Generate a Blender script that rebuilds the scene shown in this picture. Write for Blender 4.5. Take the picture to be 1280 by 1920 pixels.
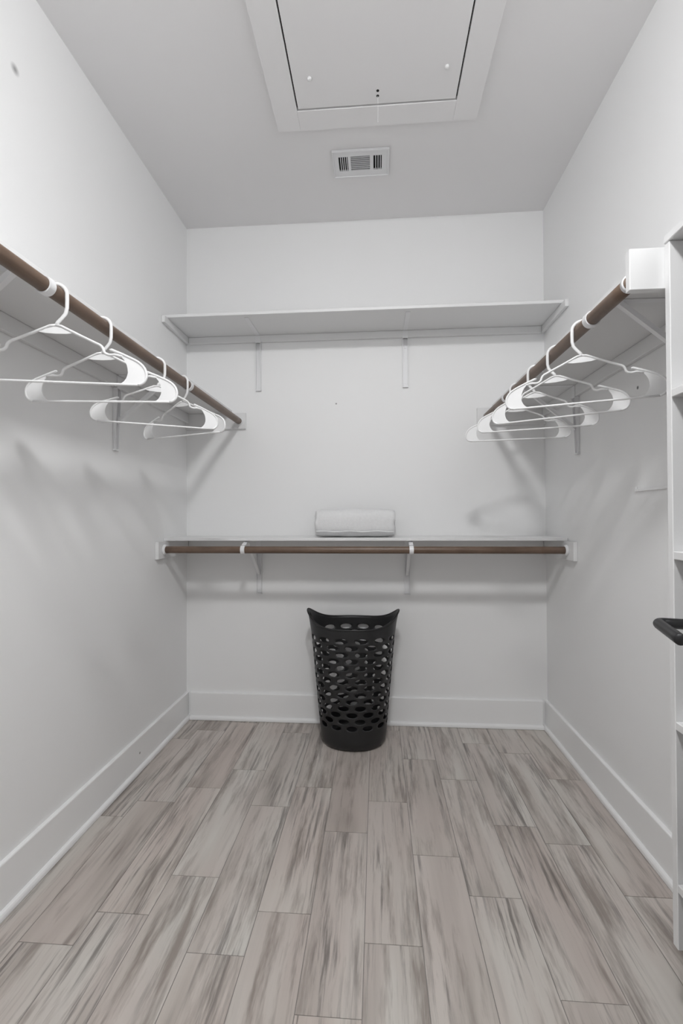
import bpy, bmesh, math, random
from mathutils import Vector, Matrix
random.seed(7)
for o in list(bpy.data.objects): bpy.data.objects.remove(o)
SC = bpy.context.scene
COL = SC.collection

# ------------------------------------------------------------------ camera, world, exposure
F_PX, YAW, PITCH, ROLL = 875.43, 0.0751, 0.0122, -0.0040
cam_d = bpy.data.cameras.new('camera'); cam = bpy.data.objects.new('camera', cam_d); COL.objects.link(cam)
cam_d.sensor_fit = 'VERTICAL'; cam_d.sensor_height = 36.0; cam_d.lens = F_PX/1920*36.0
cam_d.clip_start = 0.02
fw = Vector((-math.sin(YAW)*math.cos(PITCH), math.cos(YAW)*math.cos(PITCH), math.sin(PITCH)))
rt = Vector((math.cos(YAW), math.sin(YAW), 0)); up = rt.cross(fw)
c_, s_ = math.cos(ROLL), math.sin(ROLL)
rt, up = rt*c_+up*s_, up*c_-rt*s_
cam.matrix_world = Matrix(((rt.x, up.x, -fw.x, 0), (rt.y, up.y, -fw.y, 0), (rt.z, up.z, -fw.z, 1.12), (0, 0, 0, 1)))
SC.camera = cam

world = bpy.data.worlds.new('world'); SC.world = world; world.use_nodes = True
bg = world.node_tree.nodes['Background']; bg.inputs[0].default_value = (0.97, 0.985, 1.0, 1); bg.inputs[1].default_value = 0.5
LAMP_STRENGTH = 160.0
vs = SC.view_settings
vs.view_transform = 'Standard'; vs.look = 'None'; vs.gamma = 1.0; vs.use_curve_mapping = False
vs.exposure = 0.0

# ------------------------------------------------------------------ dimensions (metres)
XL, XR, YB, ZC = -1.0694, 0.8987, 2.5641, 2.7657
YR = -1.3                       # open end of the passage behind the camera

# ------------------------------------------------------------------ materials
def mat(name):
    m = bpy.data.materials.new(name); m.use_nodes = True
    nt = m.node_tree; b = nt.nodes['Principled BSDF']
    return m, nt, b
def node(nt, t, **kw):
    n = nt.nodes.new(t)
    for k, v in kw.items(): setattr(n, k, v)
    return n
def noise(nt, vec, scale, detail=3, rough=.5):
    n = node(nt, 'ShaderNodeTexNoise'); n.inputs['Scale'].default_value = scale
    n.inputs['Detail'].default_value = detail; n.inputs['Roughness'].default_value = rough
    if vec is not None: nt.links.new(vec, n.inputs['Vector'])
    return n.outputs['Fac']
def ramp(nt, fac, stops):
    r = node(nt, 'ShaderNodeValToRGB'); e = r.color_ramp.elements
    while len(e) < len(stops): e.new(.5)
    for i, (p, c) in enumerate(stops): e[i].position = p; e[i].color = (*c, 1) if len(c) == 3 else c
    nt.links.new(fac, r.inputs[0]); return r.outputs[0]
def mix(nt, fac, a, b, mode='MIX'):
    n = node(nt, 'ShaderNodeMix', data_type='RGBA', blend_type=mode)
    for s, v in ((0, fac), (6, a), (7, b)):
        if isinstance(v, (int, float)): n.inputs[s].default_value = v
        elif isinstance(v, tuple): n.inputs[s].default_value = (*v, 1)
        else: nt.links.new(v, n.inputs[s])
    return n.outputs[2]
def bump(nt, b, h, strength, dist=.002):
    n = node(nt, 'ShaderNodeBump'); n.inputs['Strength'].default_value = strength; n.inputs['Distance'].default_value = dist
    nt.links.new(h, n.inputs['Height']); nt.links.new(n.outputs[0], b.inputs['Normal'])
def pos(nt): return node(nt, 'ShaderNodeNewGeometry').outputs['Position']
def mapping(nt, vec, scale=(1, 1, 1), loc=None):
    n = node(nt, 'ShaderNodeMapping'); nt.links.new(vec, n.inputs[0]); n.inputs['Scale'].default_value = scale
    if loc is not None: nt.links.new(loc, n.inputs['Location'])
    return n.outputs[0]

def paint(name, col, rough, marks=(), tex=.12, bscale=260):
    """painted surface: faint roller texture, slight mottling, small marks (centre, radius, colour, softness)"""
    m, nt, b = mat(name); p = pos(nt)
    lo = tuple(c*.985 for c in col)
    base = mix(nt, noise(nt, p, 2.3, 2), lo, col)
    for cen, r, mc, soft in marks:
        d = node(nt, 'ShaderNodeVectorMath', operation='DISTANCE'); nt.links.new(p, d.inputs[0]); d.inputs[1].default_value = cen
        mr = node(nt, 'ShaderNodeMapRange'); nt.links.new(d.outputs['Value'], mr.inputs[0])
        mr.inputs[1].default_value = r*(1-soft); mr.inputs[2].default_value = r; mr.inputs[3].default_value = 1; mr.inputs[4].default_value = 0
        base = mix(nt, mr.outputs[0], base, mc)
    nt.links.new(base, b.inputs['Base Color']); b.inputs['Roughness'].default_value = rough
    if tex: bump(nt, b, noise(nt, p, bscale, 2), tex, .0006)
    return m
WALLC = (.885, .885, .885)
M = {}
M['wall'] = paint('wall paint', WALLC, .55)
M['wall_left'] = paint('wall paint with smudge', WALLC, .55, [((XL, 1.301, 2.462), .019, (.36, .36, .36), .85)])
M['wall_back'] = paint('wall paint with nail hole', WALLC, .55, [((-.22, YB, 1.75), .0055, (.3, .3, .3), .5)])
M['wall_right'] = paint('wall paint with screw hole', WALLC, .55, [((XR, 1.676, 1.564), .0075, (.12, .12, .12), .5)])
M['ceiling'] = paint('ceiling paint', (.885, .875, .878), .8)
M['trim'] = paint('white trim paint', (.89, .89, .89), .32, tex=.05)
M['trim_left'] = paint('white trim paint with nail hole', (.89, .89, .89), .32, [((XL+.014, 2.017, .077), .006, (.25, .24, .23), .4)], tex=.05)
M['shelf'] = paint('white shelf paint', (.80, .80, .80), .4, tex=.06)
M['plastic'] = paint('white hanger plastic', (.86, .86, .86), .28, tex=0)
M['metal'] = paint('white coated steel', (.83, .83, .84), .35, tex=0)

m, nt, b = mat('brown rod wood'); p = pos(nt)
M['rod'] = m
st = noise(nt, mapping(nt, p, (9, 9, 9)), 1.0, 4, .6)
grain = noise(nt, mapping(nt, p, (3, 3, 160)), 1.0, 3)
nt.links.new(mix(nt, .35, ramp(nt, st, [(.3, (.11, .068, .045)), (.7, (.19, .125, .088))]), ramp(nt, grain, [(.3, (.08, .05, .034)), (.7, (.20, .14, .10))])), b.inputs['Base Color'])
b.inputs['Roughness'].default_value = .38

m, nt, b = mat('black plastic'); p = pos(nt); M['black'] = m
nt.links.new(mix(nt, noise(nt, p, 14, 2), (.011, .011, .012), (.017, .017, .018)), b.inputs['Base Color'])
b.inputs['Roughness'].default_value = .42; bump(nt, b, noise(nt, p, 500, 1), .06, .0005)
m, nt, b = mat('matte black metal'); p = pos(nt); M['black_metal'] = m
nt.links.new(mix(nt, noise(nt, p, 30, 2), (.010, .010, .011), (.016, .016, .017)), b.inputs['Base Color'])
b.inputs['Metallic'].default_value = .3; b.inputs['Roughness'].default_value = .36
m, nt, b = mat('painted recess shade'); M['dark'] = m  # near-black colour stands in for the shade inside slots, holes and hatch
nt.links.new(mix(nt, noise(nt, pos(nt), 20, 2), (.006, .006, .006), (.011, .011, .011)), b.inputs['Base Color']); b.inputs['Roughness'].default_value = .9

m, nt, b = mat('white terry cloth'); p = pos(nt); M['towel'] = m
nt.links.new(mix(nt, noise(nt, p, 90, 3), (.74, .74, .745), (.84, .84, .845)), b.inputs['Base Color'])
b.inputs['Roughness'].default_value = .95; b.inputs['Sheen Weight'].default_value = .3
h1 = noise(nt, p, 420, 2); h2 = noise(nt, mapping(nt, p, (22, 5, 5)), 1, 3)
mm = node(nt, 'ShaderNodeMath', operation='ADD'); nt.links.new(h1, mm.inputs[0]); nt.links.new(h2, mm.inputs[1])
bump(nt, b, mm.outputs[0], .5, .004)

m, nt, b = mat('wood look floor tile'); M['plank'] = m
oi = node(nt, 'ShaderNodeObjectInfo'); p = pos(nt)
rv = node(nt, 'ShaderNodeVectorMath', operation='MULTIPLY'); rv.inputs[1].default_value = (37.3, 61.7, 19.1)
cmb = node(nt, 'ShaderNodeCombineXYZ')
for i in range(3): nt.links.new(oi.outputs['Random'], cmb.inputs[i])
nt.links.new(cmb.outputs[0], rv.inputs[0])
q = node(nt, 'ShaderNodeVectorMath', operation='ADD'); nt.links.new(p, q.inputs[0]); nt.links.new(rv.outputs[0], q.inputs[1]); q = q.outputs[0]
# slight waviness of the grain
wv = node(nt, 'ShaderNodeVectorMath', operation='MULTIPLY_ADD')
nz = node(nt, 'ShaderNodeTexNoise'); nz.inputs['Scale'].default_value = 3.5; nt.links.new(q, nz.inputs['Vector'])
nt.links.new(nz.outputs['Color'], wv.inputs[0]); wv.inputs[1].default_value = (.014, 0, 0); nt.links.new(q, wv.inputs[2]); qw = wv.outputs[0]
broad = noise(nt, mapping(nt, qw, (8, .8, 1)), 1.0, 3, .55)
mid = noise(nt, mapping(nt, qw, (22, 2.2, 1)), 1.0, 5, .66)
fine = noise(nt, mapping(nt, qw, (70, 3.0, 1)), 1.0, 6, .68)
gate = noise(nt, mapping(nt, q, (12, 1.3, 1)), 1.0, 3)
patch = noise(nt, mapping(nt, q, (4, 2.2, 1)), 1.0, 2)
warm = ramp(nt, broad, [(.30, (0.398, 0.363, 0.333)), (.46, (0.573, 0.532, 0.497)), (.62, (0.655, 0.632, 0.597)), (.8, (0.585, 0.579, 0.550))])
pink = mix(nt, ramp(nt, patch, [(.42, (0, 0, 0)), (.60, (.6, .6, .6))]), warm, (0.600, 0.540, 0.510))
dk = ramp(nt, mid, [(.50, (0, 0, 0)), (.66, (.82, .82, .82))])
col = mix(nt, dk, pink, (0.275, 0.238, 0.213))
fk = ramp(nt, fine, [(.49, (0, 0, 0)), (.62, (.9, .9, .9))])
fm = node(nt, 'ShaderNodeMath', operation='MULTIPLY'); nt.links.new(fk, fm.inputs[0]); nt.links.new(ramp(nt, gate, [(.44, (.06, .06, .06)), (.60, (1, 1, 1))]), fm.inputs[1])
col = mix(nt, fm.outputs[0], col, (0.199, 0.181, 0.170))
tone = ramp(nt, oi.outputs['Random'], [(0, (.86, .83, .81)), (.35, (.95, .94, .925)), (.7, (.91, .90, .885)), (1, (.94, .90, .875))])
col = mix(nt, 1.0, col, tone, 'MULTIPLY')
nt.links.new(col, b.inputs['Base Color']); b.inputs['Roughness'].default_value = .42
bump(nt, b, fine, .12, .0008)
m, nt, b = mat('grout'); M['grout'] = m
nt.links.new(mix(nt, noise(nt, pos(nt), 60, 2), (.24, .22, .205), (.30, .28, .265)), b.inputs['Base Color']); b.inputs['Roughness'].default_value = .9
m, nt, b = mat('lamp diffuser'); M['glow'] = m
b.inputs['Base Color'].default_value = (.9, .9, .9, 1); b.inputs['Emission Color'].default_value = (.99, .995, 1, 1); b.inputs['Emission Strength'].default_value = LAMP_STRENGTH

# ------------------------------------------------------------------ mesh helpers
def link(o, parent=None):
    COL.objects.link(o)
    if parent is not None: o.parent = parent
    return o
def obj(name, bm, m, parent=None, smooth=False):
    me = bpy.data.meshes.new(name); bmesh.ops.recalc_face_normals(bm, faces=bm.faces); bm.to_mesh(me); bm.free()
    if smooth:
        for f in me.polygons: f.use_smooth = True
    me.materials.append(M[m] if isinstance(m, str) else m)
    return link(bpy.data.objects.new(name, me), parent)
def box(bm, x0, x1, y0, y1, z0, z1):
    v = [bm.verts.new((x, y, z)) for x in (x0, x1) for y in (y0, y1) for z in (z0, z1)]
    fs = [bm.faces.new([v[i] for i in f]) for f in ((0, 1, 3, 2), (4, 6, 7, 5), (0, 4, 5, 1), (2, 3, 7, 6), (0, 2, 6, 4), (1, 5, 7, 3))]
    return v
def bbox(*d, bev=.0015, seg=1):
    bm = bmesh.new(); box(bm, *d)
    if bev: bmesh.ops.bevel(bm, geom=bm.edges[:], offset=bev, segments=seg, affect='EDGES')
    return bm
def tube(bm, pts, r, n=10, cap=True, closed=False, flat=None):
    """sweep a circle (or ellipse, flat=(a,b)) along the points"""
    pts = [Vector(q) for q in pts]; N = len(pts); rings = []; ref = None
    for i, q in enumerate(pts):
        if closed: t = pts[(i+1) % N]-pts[i-1]
        else: t = pts[min(i+1, N-1)]-pts[max(i-1, 0)]
        t.normalize()
        if ref is None:
            ref = Vector((0, 1, 0)) if abs(t.y) < .9 else Vector((0, 0, 1))
        a = (ref-t*ref.dot(t)).normalized(); ref = a; bvec = t.cross(a)
        rr = r[i] if isinstance(r, (list, tuple)) else r
        fa, fb = flat if flat else (1, 1)
        rings.append([bm.verts.new(q+a*math.cos(2*math.pi*k/n)*rr*fa+bvec*math.sin(2*math.pi*k/n)*rr*fb) for k in range(n)])
    for i in range(N if closed else N-1):
        A, B = rings[i], rings[(i+1) % N]
        for k in range(n): bm.faces.new((A[k], A[(k+1) % n], B[(k+1) % n], B[k]))
    if cap and not closed: bm.faces.new(rings[0][::-1]); bm.faces.new(rings[-1])
def prism(bm, pts, axis_fn, t):
    """outline pts (u,v) extruded by +-t/2 through axis_fn(u,v,w)"""
    A = [bm.verts.new(axis_fn(u, v, -t/2)) for u, v in pts]; B = [bm.verts.new(axis_fn(u, v, t/2)) for u, v in pts]
    bm.faces.new(A[::-1]); bm.faces.new(B); n = len(pts)
    for i in range(n): bm.faces.new((A[i], A[(i+1) % n], B[(i+1) % n], B[i]))
def tag(o, label=None, cat=None, group=None, kind=None):
    for k, v in (('label', label), ('category', cat), ('group', group), ('kind', kind)):
        if v: o[k] = v
    return o
def thing(name, label, cat, loc=(0, 0, 0), rz=0, group=None):
    o = bpy.data.objects.new(name, None); o.empty_display_size = .05; COL.objects.link(o)
    o.location = loc; o.rotation_euler = (0, 0, rz)
    return tag(o, label, cat, group)
def copy_tree(o, parent=None):
    c = o.copy(); COL.objects.link(c); c.parent = parent
    for ch in o.children: copy_tree(ch, c)
    return c

# ------------------------------------------------------------------ setting: walls, floor, ceiling
def struct(name, bm, m, label, cat): return tag(obj(name, bm, m), label, cat, kind='structure')
struct('wall_left', bbox(XL-.12, XL, YR, YB+.12, -.05, ZC+.3, bev=0), 'wall_left', 'smooth white painted wall opposite the open shelf tower', 'wall')
struct('wall_right', bbox(XR, XR+.12, YR, YB+.12, -.05, ZC+.3, bev=0), 'wall_right', 'smooth white painted wall behind the open shelf tower', 'wall')
struct('wall_back', bbox(XL, XR, YB, YB+.12, -.05, ZC+.3, bev=0), 'wall_back', 'white end wall behind the black laundry basket', 'wall')
struct('wall_front', bbox(.385, XR, -.10, .02, 0, ZC, bev=0), 'wall', 'short white wall that carries the open door', 'wall')

# attic hatch opening
HX0, HX1, HY0, HY1 = -.310, .320, .63, 1.833
bm = bmesh.new()
box(bm, XL, HX0, YR, YB, ZC, ZC+.12); box(bm, HX1, XR, YR, YB, ZC, ZC+.12)
box(bm, HX0, HX1, YR, HY0, ZC, ZC+.12); box(bm, HX0, HX1, HY1, YB, ZC, ZC+.12)
struct('ceiling', bm, 'ceiling', 'flat pale grey ceiling with an attic hatch opening', 'ceiling')

floor = struct('floor', bbox(XL, XR, YR, YB, -.10, -.0022, bev=0), 'grout', 'floor of narrow greige wood-look planks', 'floor')
PW, PL, GAP = .1525, .6185, .0022
bm = bmesh.new(); v = box(bm, -.5, .5, -.5, .5, -.008, 0)
top = [f for f in bm.faces if all(abs(q.co.z) < 1e-6 for q in f.verts)]
for f in top:
    ins = bmesh.ops.inset_region(bm, faces=[f], thickness=.006)
for q in bm.verts:
    if abs(q.co.z) < 1e-6 and (abs(q.co.x) > .499 or abs(q.co.y) > .499): q.co.z = -.0010
plank0 = obj('plank', bm, 'plank', floor); first = True
J0 = {-7: 1.703, -6: 1.184, -5: 1.289, -4: 1.437, -3: 1.186, -2: 1.323, -1: 1.056, 0: 1.245, 1: 1.578, 2: 1.420, 3: 1.131, 4: 1.664, 5: 1.452, 6: 1.29}
for k in range(-7, 7):
    x0 = max(-.038+PW*k, XL); x1 = min(-.038+PW*(k+1), XR)
    if x1-x0 < .01: continue
    y = J0[k]-PL*8
    while y < YB:
        a, e = max(y, YR), min(y+PL, YB)
        if e-a > .01:
            o = plank0 if first else link(plank0.copy(), floor); first = False
            o.location = ((x0+x1)/2, (a+e)/2, random.uniform(-.0003, .0003)); o.scale = (x1-x0-GAP, e-a-GAP, 1)
        y += PL

BH = .148
def baseboard(name, a, b_, nrm, m, label):
    """board with eased top edge + quarter-round shoe; runs from a to b_ along the wall, nrm points into the room"""
    a, b_, n = Vector(a), Vector(b_), Vector(nrm)
    def sweep(prof):
        bm = bmesh.new()
        A = [bm.verts.new(a+n*d+Vector((0, 0, z))) for d, z in prof]; B = [bm.verts.new(b_+n*d+Vector((0, 0, z))) for d, z in prof]
        bm.faces.new(A); bm.faces.new(B[::-1]); k = len(prof)
        for i in range(k): bm.faces.new((A[i], A[(i+1) % k], B[(i+1) % k], B[i]))
        return bm
    o = struct(name, sweep([(0, .0005), (.014, .0005), (.014, BH-.004), (.0125, BH-.001), (.010, BH), (0, BH)]), m, label, 'baseboard')
    obj('shoe_molding', sweep([(.0142, .0005), (.027, .0005), (.027, .006), (.0262, .012), (.0235, .017), (.0195, .020), (.0142, .021)]), 'trim', o)
    return o
baseboard('baseboard_left', (XL, YR, 0), (XL, YB, 0), (1, 0, 0), 'trim_left', 'tall white baseboard along the wall opposite the shelf tower')
baseboard('baseboard_right', (XR, .02, 0), (XR, YB, 0), (-1, 0, 0), 'trim', 'tall white baseboard along the shelf tower wall')
baseboard('baseboard_back', (XL+.0275, YB, 0), (XR-.0275, YB, 0), (0, -1, 0), 'trim', 'tall white baseboard behind the black laundry basket')

# ------------------------------------------------------------------ ceiling lamp (the room's own light, just above the top of the photo)
lamp = thing('ceiling_lamp', 'round white flush ceiling lamp with a glowing diffuser', 'lamp', (0.0, .24, ZC))
bm = bmesh.new(); tube(bm, [(0, 0, 0), (0, 0, -.022), (0, 0, -.03)], [.155, .155, .145], 40); obj('base', bm, 'metal', lamp, True)
bm = bmesh.new(); tube(bm, [(0, 0, -.0305)]+[(0, 0, -.035-.066*math.sin(math.radians(10*i))) for i in range(10)], [.118]+[.132*math.cos(math.radians(9.8*i)) for i in range(10)], 40); obj('diffuser', bm, 'glow', lamp, True)

# ------------------------------------------------------------------ attic hatch
hatch = thing('attic_hatch', 'white attic hatch with flat casing and dark gap in the ceiling', 'hatch', (0, 0, ZC))
CW = .095; T = .018
for d in ((HX0-CW, HX0, HY0-CW, HY1+CW), (HX1, HX1+CW, HY0-CW, HY1+CW), (HX0, HX1, HY1, HY1+CW), (HX0, HX1, HY0-CW, HY0)):
    obj('casing', bbox(*d, -T, -.0003, bev=.0012), 'ceiling', hatch)
G = .006
pan = obj('panel', bbox(HX0+G, HX1-G, HY0+G, HY1-.008, -.0165, .004, bev=.0006), 'ceiling', hatch)
for x, y in ((-.240, 1.697), (.261, 1.690), (-.240, .76), (.261, .76)):
    bm = bmesh.new(); tube(bm, [(x, y, -.0168), (x, y, -.0225), (x, y, -.0255)], [.0085, .0085, .004], 14); obj('bolt_cap', bm, 'plastic', pan, True)
for y in (1.768, 1.790):
    bm = bmesh.new(); tube(bm, [(.012, y, -.0160), (.012, y, -.0171)], .0055, 12); obj('cord_hole', bm, 'dark', pan)
bm = bmesh.new(); tube(bm, [(.012, 1.790, -.0172), (.0125, 1.791, -.06), (.012, 1.790, -.120)], .0007, 6); obj('pull_cord', bm, 'plastic', pan)
bm = bmesh.new()
for d in ((HX0, HX0+.003, HY0, HY1, .0, .118), (HX1-.003, HX1, HY0, HY1, .0, .118), (HX0, HX1, HY0, HY0+.003, .0, .118), (HX0, HX1, HY1-.003, HY1, .0, .118), (HX0-.02, HX1+.02, HY0-.02, HY1+.02, .121, .14)): box(bm, *d)
obj('light_block_box', bm, 'dark', hatch)  # unseen black box added to block stray light and keep the gap dark

# ------------------------------------------------------------------ ceiling air vent
vent = thing('air_vent', 'white metal air register with dark slots in the ceiling', 'vent', (0, 0, ZC))
VX0, VX1, VY0, VY1 = -.190, .061, 2.064, 2.219
slots = [(-.166, -.124, 2.097, 2.180), (-.111, -.023, 2.095, 2.184), (-.007, .031, 2.098, 2.178)]
bm = bmesh.new(); zt, zb = -.0004, -.009
ys = (2.0955, 2.1825)
box(bm, VX0, VX1, VY0, ys[0], zb, zt); box(bm, VX0, VX1, ys[1], VY1, zb, zt)
xs = [VX0]+[q for s in slots for q in s[:2]]+[VX1]
for i in range(0, len(xs), 2): box(bm, xs[i], xs[i+1], ys[0], ys[1], zb, zt)
fr = obj('frame', bm, 'metal', vent)
for d in ((VX0-.004, VX1+.004, VY0-.004, VY0+.004), (VX0-.004, VX1+.004, VY1-.004, VY1+.004), (VX0-.004, VX0+.004, VY0+.004, VY1-.004), (VX1-.004, VX1+.004, VY0+.004, VY1-.004)):
    obj('rim', bbox(*d, -.0125, -.0003, bev=.002), 'metal', vent)
obj('shade_sheet', bbox(VX0+.015, VX1-.015, ys[0]-.003, ys[1]+.003, -.0014, -.0004, bev=0), 'dark', vent)  # black sheet painted as the shade inside the slots
sl = None
for i in range(8):
    y = ys[0]+(ys[1]-ys[0])*(i+.5)/8+.004
    obj('slat', bbox(slots[1][0], slots[1][1], y-.0009, y+.0009, -.0085, -.0035, bev=0), 'metal', vent)
for s, n in ((slots[0], 4), (slots[2], 3)):
    for i in range(1, n+1):
        x = s[0]+(s[1]-s[0])*i/(n+.6)
        obj('slat', bbox(x-.0016, x+.0016, ys[0], ys[1], -.0085, -.0015, bev=0), 'metal', vent)

# ------------------------------------------------------------------ shelves, cleats, rods, brackets
ROD_R, ROD_Z = .0175, 1.659
RLX, RRX = -.761, .588            # axes of the two side rods
RBY, RBZ = 2.245, .9645           # back rod
S_BOT, S_TOP = 1.707, 1.725
def part(name, parent, *d, m='shelf', bev=.0015): return obj(name, bbox(*d, bev=bev), m, parent)

# side shelf opposite the tower
LY0 = .30
s = thing('wall_shelf', 'long white shelf with rod on the wall facing the shelf tower', 'shelf', (XL, 1.4, S_BOT))
o = Vector((XL, 1.4, S_BOT))
def P(name, x0, x1, y0, y1, z0, z1, bev=.0015, m='shelf'): return part(name, s, x0-o.x, x1-o.x, y0-o.y, y1-o.y, z0-o.z, z1-o.z, m=m, bev=bev)
P('shelf_board', XL+.001, -.807, LY0, YB-.001, S_BOT, S_TOP)
P('wall_cleat', XL+.0005, XL+.018, LY0+.02, YB-.019, 1.656, S_BOT-.0003)
P('end_board', XL+.0005, -.725, YB-.0185, YB-.0005, 1.618, S_BOT-.0003)
P('end_board', XL+.0005, -.725, LY0, LY0+.018, 1.618, S_BOT-.0003)
# side shelf on the tower wall
RY0 = 1.1005
s = thing('wall_shelf', 'long white shelf with rod that butts against the shelf tower', 'shelf', (XR, 1.8, S_BOT)); o = Vector((XR, 1.8, S_BOT))
P('shelf_board', .622, XR-.001, RY0+.0185, YB-.001, S_BOT, S_TOP)
P('wall_cleat', XR-.018, XR-.0005, RY0+.02, YB-.019, 1.656, S_BOT-.0003)
P('end_board', .541, XR-.0005, YB-.0185, YB-.0005, 1.612, S_BOT-.0003)
P('end_board', .5755, XR-.0005, RY0, RY0+.018, 1.634, 1.729)
# upper back shelf
UB, UT = 2.138, 2.153
s = thing('wall_shelf', 'high white shelf without a rod on the end wall', 'shelf', (-.085, YB, UB)); o = Vector((-.085, YB, UB))
P('shelf_board', XL+.001, XR-.001, 2.282, YB-.001, UB, UT)
P('wall_cleat', XL+.019, XR-.019, YB-.018, YB-.0005, 2.100, UB-.0003)
P('side_cleat', XL+.0005, XL+.018, 2.250, YB-.0005, 2.103, UB-.0003)
P('side_cleat', XR-.018, XR-.0005, 2.238, YB-.0005, 2.103, UB-.0003)
# lower back shelf
LB, LT = 1.0065, 1.0205
s = thing('wall_shelf', 'low white shelf above the laundry basket with a rolled towel on it', 'shelf', (-.085, YB, LB)); o = Vector((-.085, YB, LB))
P('shelf_board', XL+.001, XR-.001, 2.275, YB-.001, LB, LT)
P('wall_cleat', XL+.019, XR-.019, YB-.018, YB-.0005, .955, LB-.0003)
P('end_board', XL+.0005, XL+.018, 2.185, YB-.0005, .921, LB-.0003)
P('end_board', XR-.018, XR-.0005, 2.172, YB-.0005, .919, LB-.0003)

def rod(label, a, b_, sr=.0205):
    a, b_ = Vector(a), Vector(b_); t = thing('closet_rod', label, 'rod', a); d = b_-a; u = d.normalized()
    n = 24; bm = bmesh.new(); tube(bm, [d*(i/n) for i in range(n+1)], ROD_R, 20); r = obj('dowel', bm, 'rod', t, True)
    for e, sg in ((Vector((0, 0, 0)), 1), (d, -1)):
        bm = bmesh.new(); tube(bm, [e+u*sg*.0003, e+u*sg*.004, e+u*sg*.0045, e+u*sg*.011], [sr, sr, sr*.97, sr*.97], 20); obj('rod_socket', bm, 'metal', t, True)
    return t
rod('brown wooden closet rod on the wall facing the shelf tower, holding four hangers', (RLX, LY0+.018, ROD_Z), (RLX, YB-.0185, ROD_Z))
rod('brown wooden closet rod beside the shelf tower, holding four hangers', (RRX, RY0+.018, ROD_Z), (RRX, YB-.0185, ROD_Z))
rod('brown wooden closet rod under the low shelf, with nothing hanging', (XL+.018, RBY, RBZ), (XR-.018, RBY, RBZ), .026)

def bracket(label, group, loc, rz, rod_off=None, drop=None):
    """local frame: wall plane y=0, room towards -y, shelf underside z=0; rod axis at y=-rod_off, z=-drop"""
    t = thing('shelf_bracket', label, 'bracket', loc, rz, group)
    w = .0145
    ch = .0525 if rod_off else .039         # height of the wall cleat the bracket steps over
    lg = obj('leg', bbox(-w, w, -.0025, -.0002, -.302, -ch, bev=.0008), 'metal', t)
    for sx in (-1, 1):                      # channel flanges, deepest at the cleat
        bm = bmesh.new(); prism(bm, [(-.0026, -.300), (-.009, -.300), (-.0205, -ch-.02), (-.0205, -ch), (-.0026, -ch)], lambda u, v, w_, sx=sx: Vector((sx*(w-.0012)+w_, u, v)), .0024)
        obj('flange', bm, 'metal', lg)
    obj('cleat_plate', bbox(-w, w, -.0208, -.0184, -ch-.004, -.0035, bev=.0005), 'metal', lg)
    for z in (-.09, -.285):
        bm = bmesh.new(); tube(bm, [(0, -.0026, z), (0, -.0050, z)], .0045, 10); obj('screw_head', bm, 'metal', lg)
    obj('foot', bbox(-w-.001, w+.001, -.012, -.0002, -.309, -.3025, bev=.001), 'metal', t)
    AL = .262 if rod_off else .250
    obj('arm', bbox(-w*.8, w*.8, -AL, -.0210, -.0028, -.0003, bev=.0006), 'metal', t)
    if rod_off:
        bm = bmesh.new(); prism(bm, [(-.252, -.003), (-.232, -.003), (-.0165, -.181), (-.0150, -.200)], lambda u, v, w_: Vector((w_, u, v)), .015)
        obj('brace', bm, 'metal', t)
    if rod_off:
        bm = bmesh.new(); R = ROD_R+.0006; R2 = R+.0032; cy, cz = -rod_off, -drop
        inner = [(cy+R*math.cos(a), cz+R*math.sin(a)) for a in [math.radians(75+i*11.0) for i in range(25)]]
        outer = [(cy+R2*math.cos(a), cz+R2*math.sin(a)) for a in [math.radians(75+i*11.0) for i in range(25)]]
        ww = .010
        for i in range(24):
            quad = [inner[i], inner[i+1], outer[i+1], outer[i]]
            prism(bm, quad, lambda u, v, w_: Vector((w_, u, v)), 2*ww)
        # neck joining the arm to the hook
        top = (cy+.010, cz+R+.001)
        prism(bm, [(-AL+.002, -.0004), (-AL+.008, -.004), (top[0]+.006, top[1]+.001), (top[0]-.004, top[1]+.0035), (-AL-.004, -.001)], lambda u, v, w_: Vector((w_, u, v)), 2*ww)
        bmesh.ops.remove_doubles(bm, verts=bm.verts, dist=1e-5)
        obj('rod_hook', bm, 'metal', t)
    return t
gU, gL, gT, gF = 'brackets under the high shelf', 'brackets under the low shelf', 'brackets under the shelf beside the tower', 'brackets under the shelf facing the tower'
bracket('white steel bracket under the high shelf, on the side away from the tower', gU, (-.654, YB, UB), 0)
bracket('white steel bracket under the high shelf, on the side nearer the tower', gU, (.160, YB, UB), 0)
bracket('white steel bracket hooking the low rod, on the side away from the tower', gL, (-.652, YB, LB), 0, YB-RBY, LB-RBZ)
bracket('white steel bracket hooking the low rod, on the side nearer the tower', gL, (.164, YB, LB), 0, YB-RBY, LB-RBZ)
bracket('white steel bracket on the rod beside the tower, the one next to the tower', gT, (XR, 1.318, S_BOT), -math.pi/2, XR-RRX, S_BOT-ROD_Z)
bracket('white steel bracket on the rod beside the tower, the one near the end wall', gT, (XR, 2.152, S_BOT), -math.pi/2, XR-RRX, S_BOT-ROD_Z)
bracket('white steel bracket on the rod facing the tower, farther from the end wall', gF, (XL, 1.018, S_BOT), math.pi/2, RLX-XL, S_BOT-ROD_Z)
bracket('white steel bracket on the rod facing the tower, nearer the end wall', gF, (XL, 1.836, S_BOT), math.pi/2, RLX-XL, S_BOT-ROD_Z)

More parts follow.
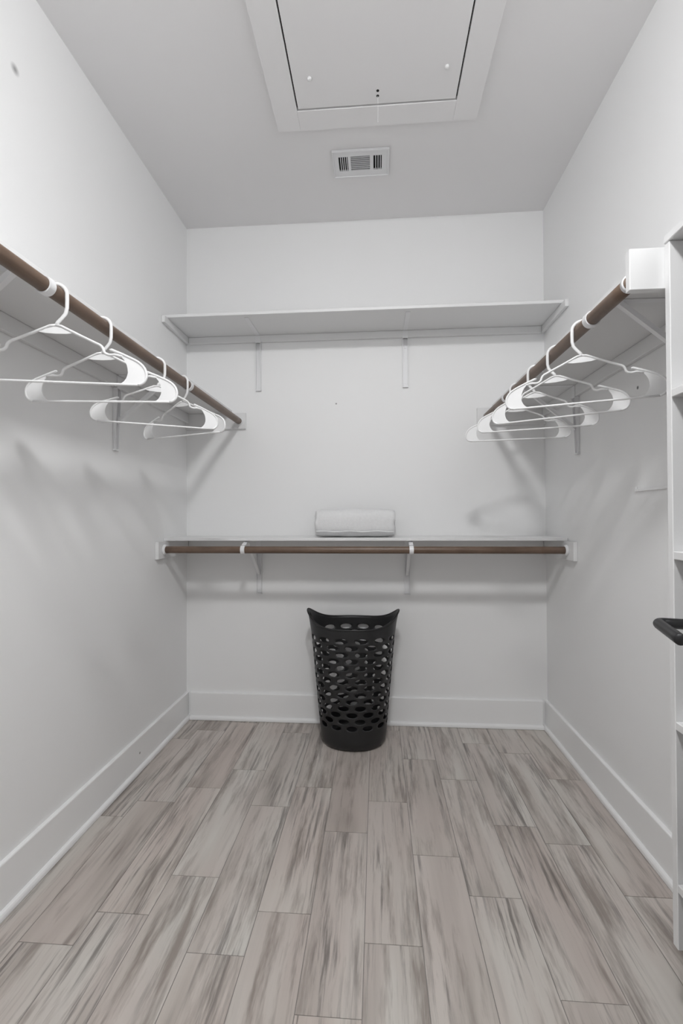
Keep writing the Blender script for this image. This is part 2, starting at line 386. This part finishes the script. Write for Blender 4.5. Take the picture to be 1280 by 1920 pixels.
# ------------------------------------------------------------------ hangers
def bez(p0, p1, p2, n=6):
    return [tuple((1-t)**2*a+2*(1-t)*t*b_+t*t*c for a, b_, c in zip(p0, p1, p2)) for t in [i/n for i in range(n+1)]]
def make_hanger():
    t = thing('clothes_hanger', 'x', 'hanger')
    V3 = lambda u, v: (u, 0, v)
    # hook: stem on the +x side, over the rod, tip on the far side
    R = .0246; cz = ROD_R+.0047-R
    pts = [(0, -.078), (.004, -.070), (.013, -.060), (.0215, -.048), (.0244, -.034), (.0246, -.014)]
    pts += [(R*math.cos(a), cz+R*math.sin(a)) for a in [math.radians(10+i*12) for i in range(0, 16)]]
    bm = bmesh.new(); tube(bm, [V3(*q) for q in pts], .0042, 8, flat=(.8, 1.1)); obj('hook', bm, 'plastic', t, True)
    bm = bmesh.new(); B = -.213; HW = .206
    OUT = [(.121, -.131), (.125, -.1295), (.150, -.1395), (.176, -.151)]+bez((.176, -.151), (.204, -.164), (HW, -.187), 6)[1:]+bez((HW, -.187), (HW, -.209), (.186, B), 6)[1:]
    for s in (-1, 1):
        sh = [(0, -.077), (.012, -.0785), (.05, -.097), (.092, -.1165)] + bez((.092, -.1165), (.106, -.121), (.107, -.133), 4)[1:] + bez((.107, -.133), (.110, -.143), (.124, -.1425), 4)[1:] + [(.132, -.141), (.150, -.145)]
        tube(bm, [V3(s*u, v) for u, v in sh], .0034, 8, flat=(1.25, 1))
        tube(bm, [V3(s*u, v) for u, v in OUT], .0034, 8, flat=(1.25, 1))
    tube(bm, [V3(-.187+.374*i/8, B) for i in range(9)], .0031, 8, flat=(1.25, 1))
    obj('frame', bm, 'plastic', t, True)
    for s in (-1, 1):
        o_ = [(.148, -.141)]+OUT[3:]+bez((.142, B), (.160, -.206), (.163, -.184), 5)+bez((.163, -.184), (.163, -.160), (.148, -.146), 5)[1:]
        bm = bmesh.new(); prism(bm, [(s*u, v) for u, v in o_], lambda u, v, w: Vector((u, w, v)), .0032); obj('end_panel', bm, 'plastic', t)
    bm = bmesh.new(); prism(bm, [(0, -.079), (.042, -.0935), (.024, -.0965), (0, -.0975), (-.024, -.0965), (-.042, -.0935)], lambda u, v, w: Vector((u, w, v)), .0032); obj('gusset', bm, 'plastic', t)
    return t
h0 = make_hanger(); used = False
gA, gB = 'white hangers on the rod facing the tower', 'white hangers on the rod beside the tower'
for x, y, ang, flip, lab, g in (
    (RLX, 1.055, 13, 0, 'white plastic hanger on the rod facing the tower, farthest from the end wall', gA),
    (RLX, 1.243, 7, 0, 'white plastic hanger on the rod facing the tower, third from the end wall', gA),
    (RLX, 1.572, 29, 0, 'white plastic hanger on the rod facing the tower, second from the end wall', gA),
    (RLX, 1.786, -20, 0, 'white plastic hanger on the rod facing the tower, nearest the end wall', gA),
    (RRX, 1.380, -20, 1, 'white plastic hanger on the rod beside the tower, closest to the tower', gB),
    (RRX, 1.576, -30, 1, 'white plastic hanger on the rod beside the tower, second from the tower', gB),
    (RRX, 1.775, -18, 1, 'white plastic hanger on the rod beside the tower, third from the tower', gB),
    (RRX, 2.006, -11, 1, 'white plastic hanger on the rod beside the tower, fourth from the tower', gB)):
    h = copy_tree(h0) if used else h0; used = True
    h.location = (x, y, ROD_Z); h.rotation_euler = (0, 0, math.radians(ang+180*flip)); tag(h, lab, 'hanger', g)

# ------------------------------------------------------------------ open shelf tower on the right wall
TX, TY0, TY1, TZ0, TZ1 = .651, .56, 1.100, .172, 1.752
s = thing('shelf_tower', 'white open shelf tower fixed to the wall above the baseboard', 'shelf', (XR, .83, TZ0)); o = Vector((XR, .83, TZ0))
P('side_panel', TX, XR-.0005, TY1-.018, TY1, TZ0, TZ1-.0185)
P('side_panel', TX, XR-.0005, TY0, TY0+.018, TZ0, TZ1-.0185)
P('shelf_board', TX-.002, XR-.0005, TY0, TY1, TZ1-.018, TZ1)
for z in (1.3925, 1.034, .661, .308): P('shelf_board', TX, XR-.0005, TY0+.0185, TY1-.0185, z-.009, z+.009)

# thin raised strip for a faint grey line on the wall next to the tower
r = thing('wall_strip', 'thin white strip with upturned end on the wall beside the tower', 'rail', (XR, 1.56, 1.210))
obj('bar', bbox(-.006, -.0003, -.17, .123, -.0045, .0045, bev=.001), 'wall', r)
obj('upturned_end', bbox(-.0075, -.0003, .1235, .131, -.0045, .013, bev=.001), 'wall', r)

# ------------------------------------------------------------------ laundry basket
def basket():
    t = thing('laundry_basket', 'tall black plastic laundry basket with oval holes on the floor', 'basket', (-.122, 2.376, 0))
    N = 14; R0, R1, ROWS = .1000, .5480, 14
    rowh = (R1-R0)/ROWS
    ex = 2.2
    def rim(th): return .586+.068*abs(math.cos(th))**5
    def surf(u, z, inset=0):
        th = 2*math.pi*u; f = z/.60
        a = .160+(.216-.160)*f**.95; d = .148+(.170-.148)*f
        fl = max(0, (z-.50)/.15)
        a += .010*fl*fl*abs(math.cos(th))**4
        cth, sth = math.cos(th), math.sin(th)
        k = (abs(cth)**ex+abs(sth)**ex)**(-1/ex)
        return Vector(((a-inset)*k*cth, (d-inset)*k*sth, z))
    bm = bmesh.new()
    def quadcell(u0, u1, v0f, v1f, hole=None):
        """cell with 16 boundary points; z given by functions of u"""
        b = [(i/4, 0) for i in range(4)]+[(1, i/4) for i in range(4)]+[(1-i/4, 1) for i in range(4)]+[(0, 1-i/4) for i in range(4)]
        def at(s, v):
            u = u0+(u1-u0)*s; return surf(u, v0f(u)*(1-v)+v1f(u)*v)
        V = [bm.verts.new(at(s, v)) for s, v in b]
        if hole is None:
            # fill as strips between the bottom (0..4) and the top (12..8), sides subdivided
            grid = [[None]*5 for _ in range(5)]
            for i, (s, v) in enumerate(b): grid[int(round(v*4))][int(round(s*4))] = V[i]
            for j in range(1, 4):
                for i in range(1, 4): grid[j][i] = bm.verts.new(at(i/4, j/4))
            for j in range(4):
                for i in range(4): bm.faces.new((grid[j][i], grid[j][i+1], grid[j+1][i+1], grid[j+1][i]))
            return
        hw, hh = hole
        E, Mi = [], []
        for s, v in b:
            a = math.atan2((v-.5), (s-.5))
            # match sample angle to the boundary point for even quads
            c, sn = math.cos(a), math.sin(a)
            c, sn = (abs(c)**.95)*math.copysign(1, c), (abs(sn)**.95)*math.copysign(1, sn)
            l = math.hypot(c, sn); c /= l; sn /= l
            E.append(bm.verts.new(at(.5+hw*c, .5+hh*sn)))
            Mi.append(bm.verts.new(at(.5+(hw*c*.45+(s-.5)*.55), .5+(hh*sn*.45+(v-.5)*.55))))
        n = len(b)
        for i in range(n):
            j = (i+1) % n
            bm.faces.new((V[i], V[j], Mi[j], Mi[i])); bm.faces.new((Mi[i], Mi[j], E[j], E[i]))
    cst = lambda z: (lambda u: z)
    for r in range(ROWS):
        off = .5/N*(r % 2)
        for c in range(N):
            u0 = c/N+off
            quadcell(u0, u0+1/N, cst(R0+r*rowh), cst(R0+(r+1)*rowh), (.325, .41))
    # band above the holes up to the swept rim, with a grip hole in each raised end
    off = .5/N
    for c in range(N):
        u0 = c/N-off
        uc = (u0+.5/N) % 1
        grip = min(abs(uc), abs(uc-1), abs(uc-.5)) < .01
        quadcell(u0, u0+1/N, cst(R1), lambda u: rim(2*math.pi*u), (.36, .26) if grip else None)
    # solid lower band and rounded foot
    S = N*4
    prof = [(.1000, 0), (.070, 0), (.040, .0005), (.020, .003), (.009, .008), (.003, .015), (.0008, .024)]
    rings = []
    for z, ins in prof: rings.append([bm.verts.new(surf(i/S, max(z, .0001), ins)) for i in range(S)])
    for A, B in zip(rings, rings[1:]):
        for i in range(S): bm.faces.new((A[i], A[(i+1) % S], B[(i+1) % S], B[i]))
    bm.faces.new(rings[-1])
    bmesh.ops.remove_doubles(bm, verts=bm.verts, dist=4e-4)
    bo = obj('body', bm, 'black', t, True)
    sd = bo.modifiers.new('thickness', 'SOLIDIFY'); sd.thickness = .0035; sd.offset = -1
    bm = bmesh.new()
    pts = [surf(i/96, rim(2*math.pi*i/96)) for i in range(96)]
    tube(bm, pts, .0042, 8, closed=True); obj('rim', bm, 'black', t, True)
    return t
basket()

# ------------------------------------------------------------------ rolled towel on the low shelf
def towel():
    t = thing('rolled_towel', 'rolled white towel lying on the low shelf', 'towel', (-.110, 2.405, LT+.0005))
    L, ry, rz = .400, .082, .0725
    bm = bmesh.new(); n, k = 44, 34; rings = []
    for i in range(k+1):
        f = i/k; x = -L/2+L*f
        e = min(f, 1-f)*L
        sh = 1-.10*math.exp(-e/.012)-.06*math.exp(-e/.05)
        ring = []
        for j in range(n):
            a = 2*math.pi*j/n; ex = 2.7
            kk = (abs(math.cos(a))**ex+abs(math.sin(a))**ex)**(-1/ex)
            wob = 1+.010*math.sin(3*a+x*9)+.012*math.sin(x*41+2*a)
            y = ry*kk*math.cos(a)*sh*wob; z = rz+rz*kk*math.sin(a)*sh*wob
            ring.append(bm.verts.new((x+.004*math.sin(5*a+1.3), y, max(z, .0))))
        rings.append(ring)
    for A, B in zip(rings, rings[1:]):
        for j in range(n): bm.faces.new((A[j], A[(j+1) % n], B[(j+1) % n], B[j]))
    bm.faces.new(rings[0][::-1]); bm.faces.new(rings[-1])
    obj('roll', bm, 'towel', t, True)
    # outer flap edge along the front and the spiral of layers at both ends
    bm = bmesh.new(); tube(bm, [(-L/2+.006+(L-.012)*i/20, -.0795+.001*math.sin(i), .030+.002*math.sin(i*.9)) for i in range(21)], .0035, 8); obj('flap_edge', bm, 'towel', t, True)
    for s in (-1, 1):
        bm = bmesh.new(); pts = []
        for i in range(90):
            a = i*.24; q = .010+.056*i/90
            pts.append((s*(L/2+.0005), q*1.12*math.cos(a)*.85, rz+q*math.sin(a)*.85))
        tube(bm, pts, .0042, 6); obj('end_spiral', bm, 'towel', t, True)
towel()

# ------------------------------------------------------------------ open door with black lever handle (only the lever reaches into the photo)
FAR = Vector((.510, .896, .926)); DD = Vector((.273, .962, 0)).normalized(); DN = Vector((-DD.y, DD.x, 0))   # along the leaf, and out of its face
NECK = .090; face = FAR-DN*NECK
BACK, LEAF, TH = .050, .900, .035
door = tag(obj('door_1', bbox(-LEAF+BACK, BACK, -TH, 0, -face.z+.008, 2.03-face.z, bev=.002), 'trim'), 'white door standing open in front of the shelf tower', 'door', kind='structure')
door.location = face; door.rotation_euler = (0, 0, math.atan2(DD.y, DD.x))
for z0, z1 in ((-.72, -.10), (.10, .98)):
    obj('panel_molding', bbox(-LEAF+BACK+.12, BACK-.12, .0003, .006, z0, z1, bev=.003), 'trim', door)
lv = bpy.data.objects.new('lever_handle', None); link(lv, door)
bm = bmesh.new(); tube(bm, [(0, .0003, 0), (0, .008, 0), (0, .010, 0)], [.026, .026, .023], 28); obj('rose', bm, 'black_metal', lv, True)
bm = bmesh.new()
tube(bm, [(0, .0101, 0), (0, NECK-.012, 0)]+[(-.012*(1-math.cos(a)), NECK-.012+.012*math.sin(a), 0) for a in [math.radians(15*i) for i in range(1, 7)]]+[(-.05, NECK, 0), (-.110, NECK, 0), (-.126, NECK, 0), (-.128, NECK, 0)],
     [.0095]*11+[.0088], 16)
obj('lever', bm, 'black_metal', lv, True); lv['label'] = 'matte black lever handle'
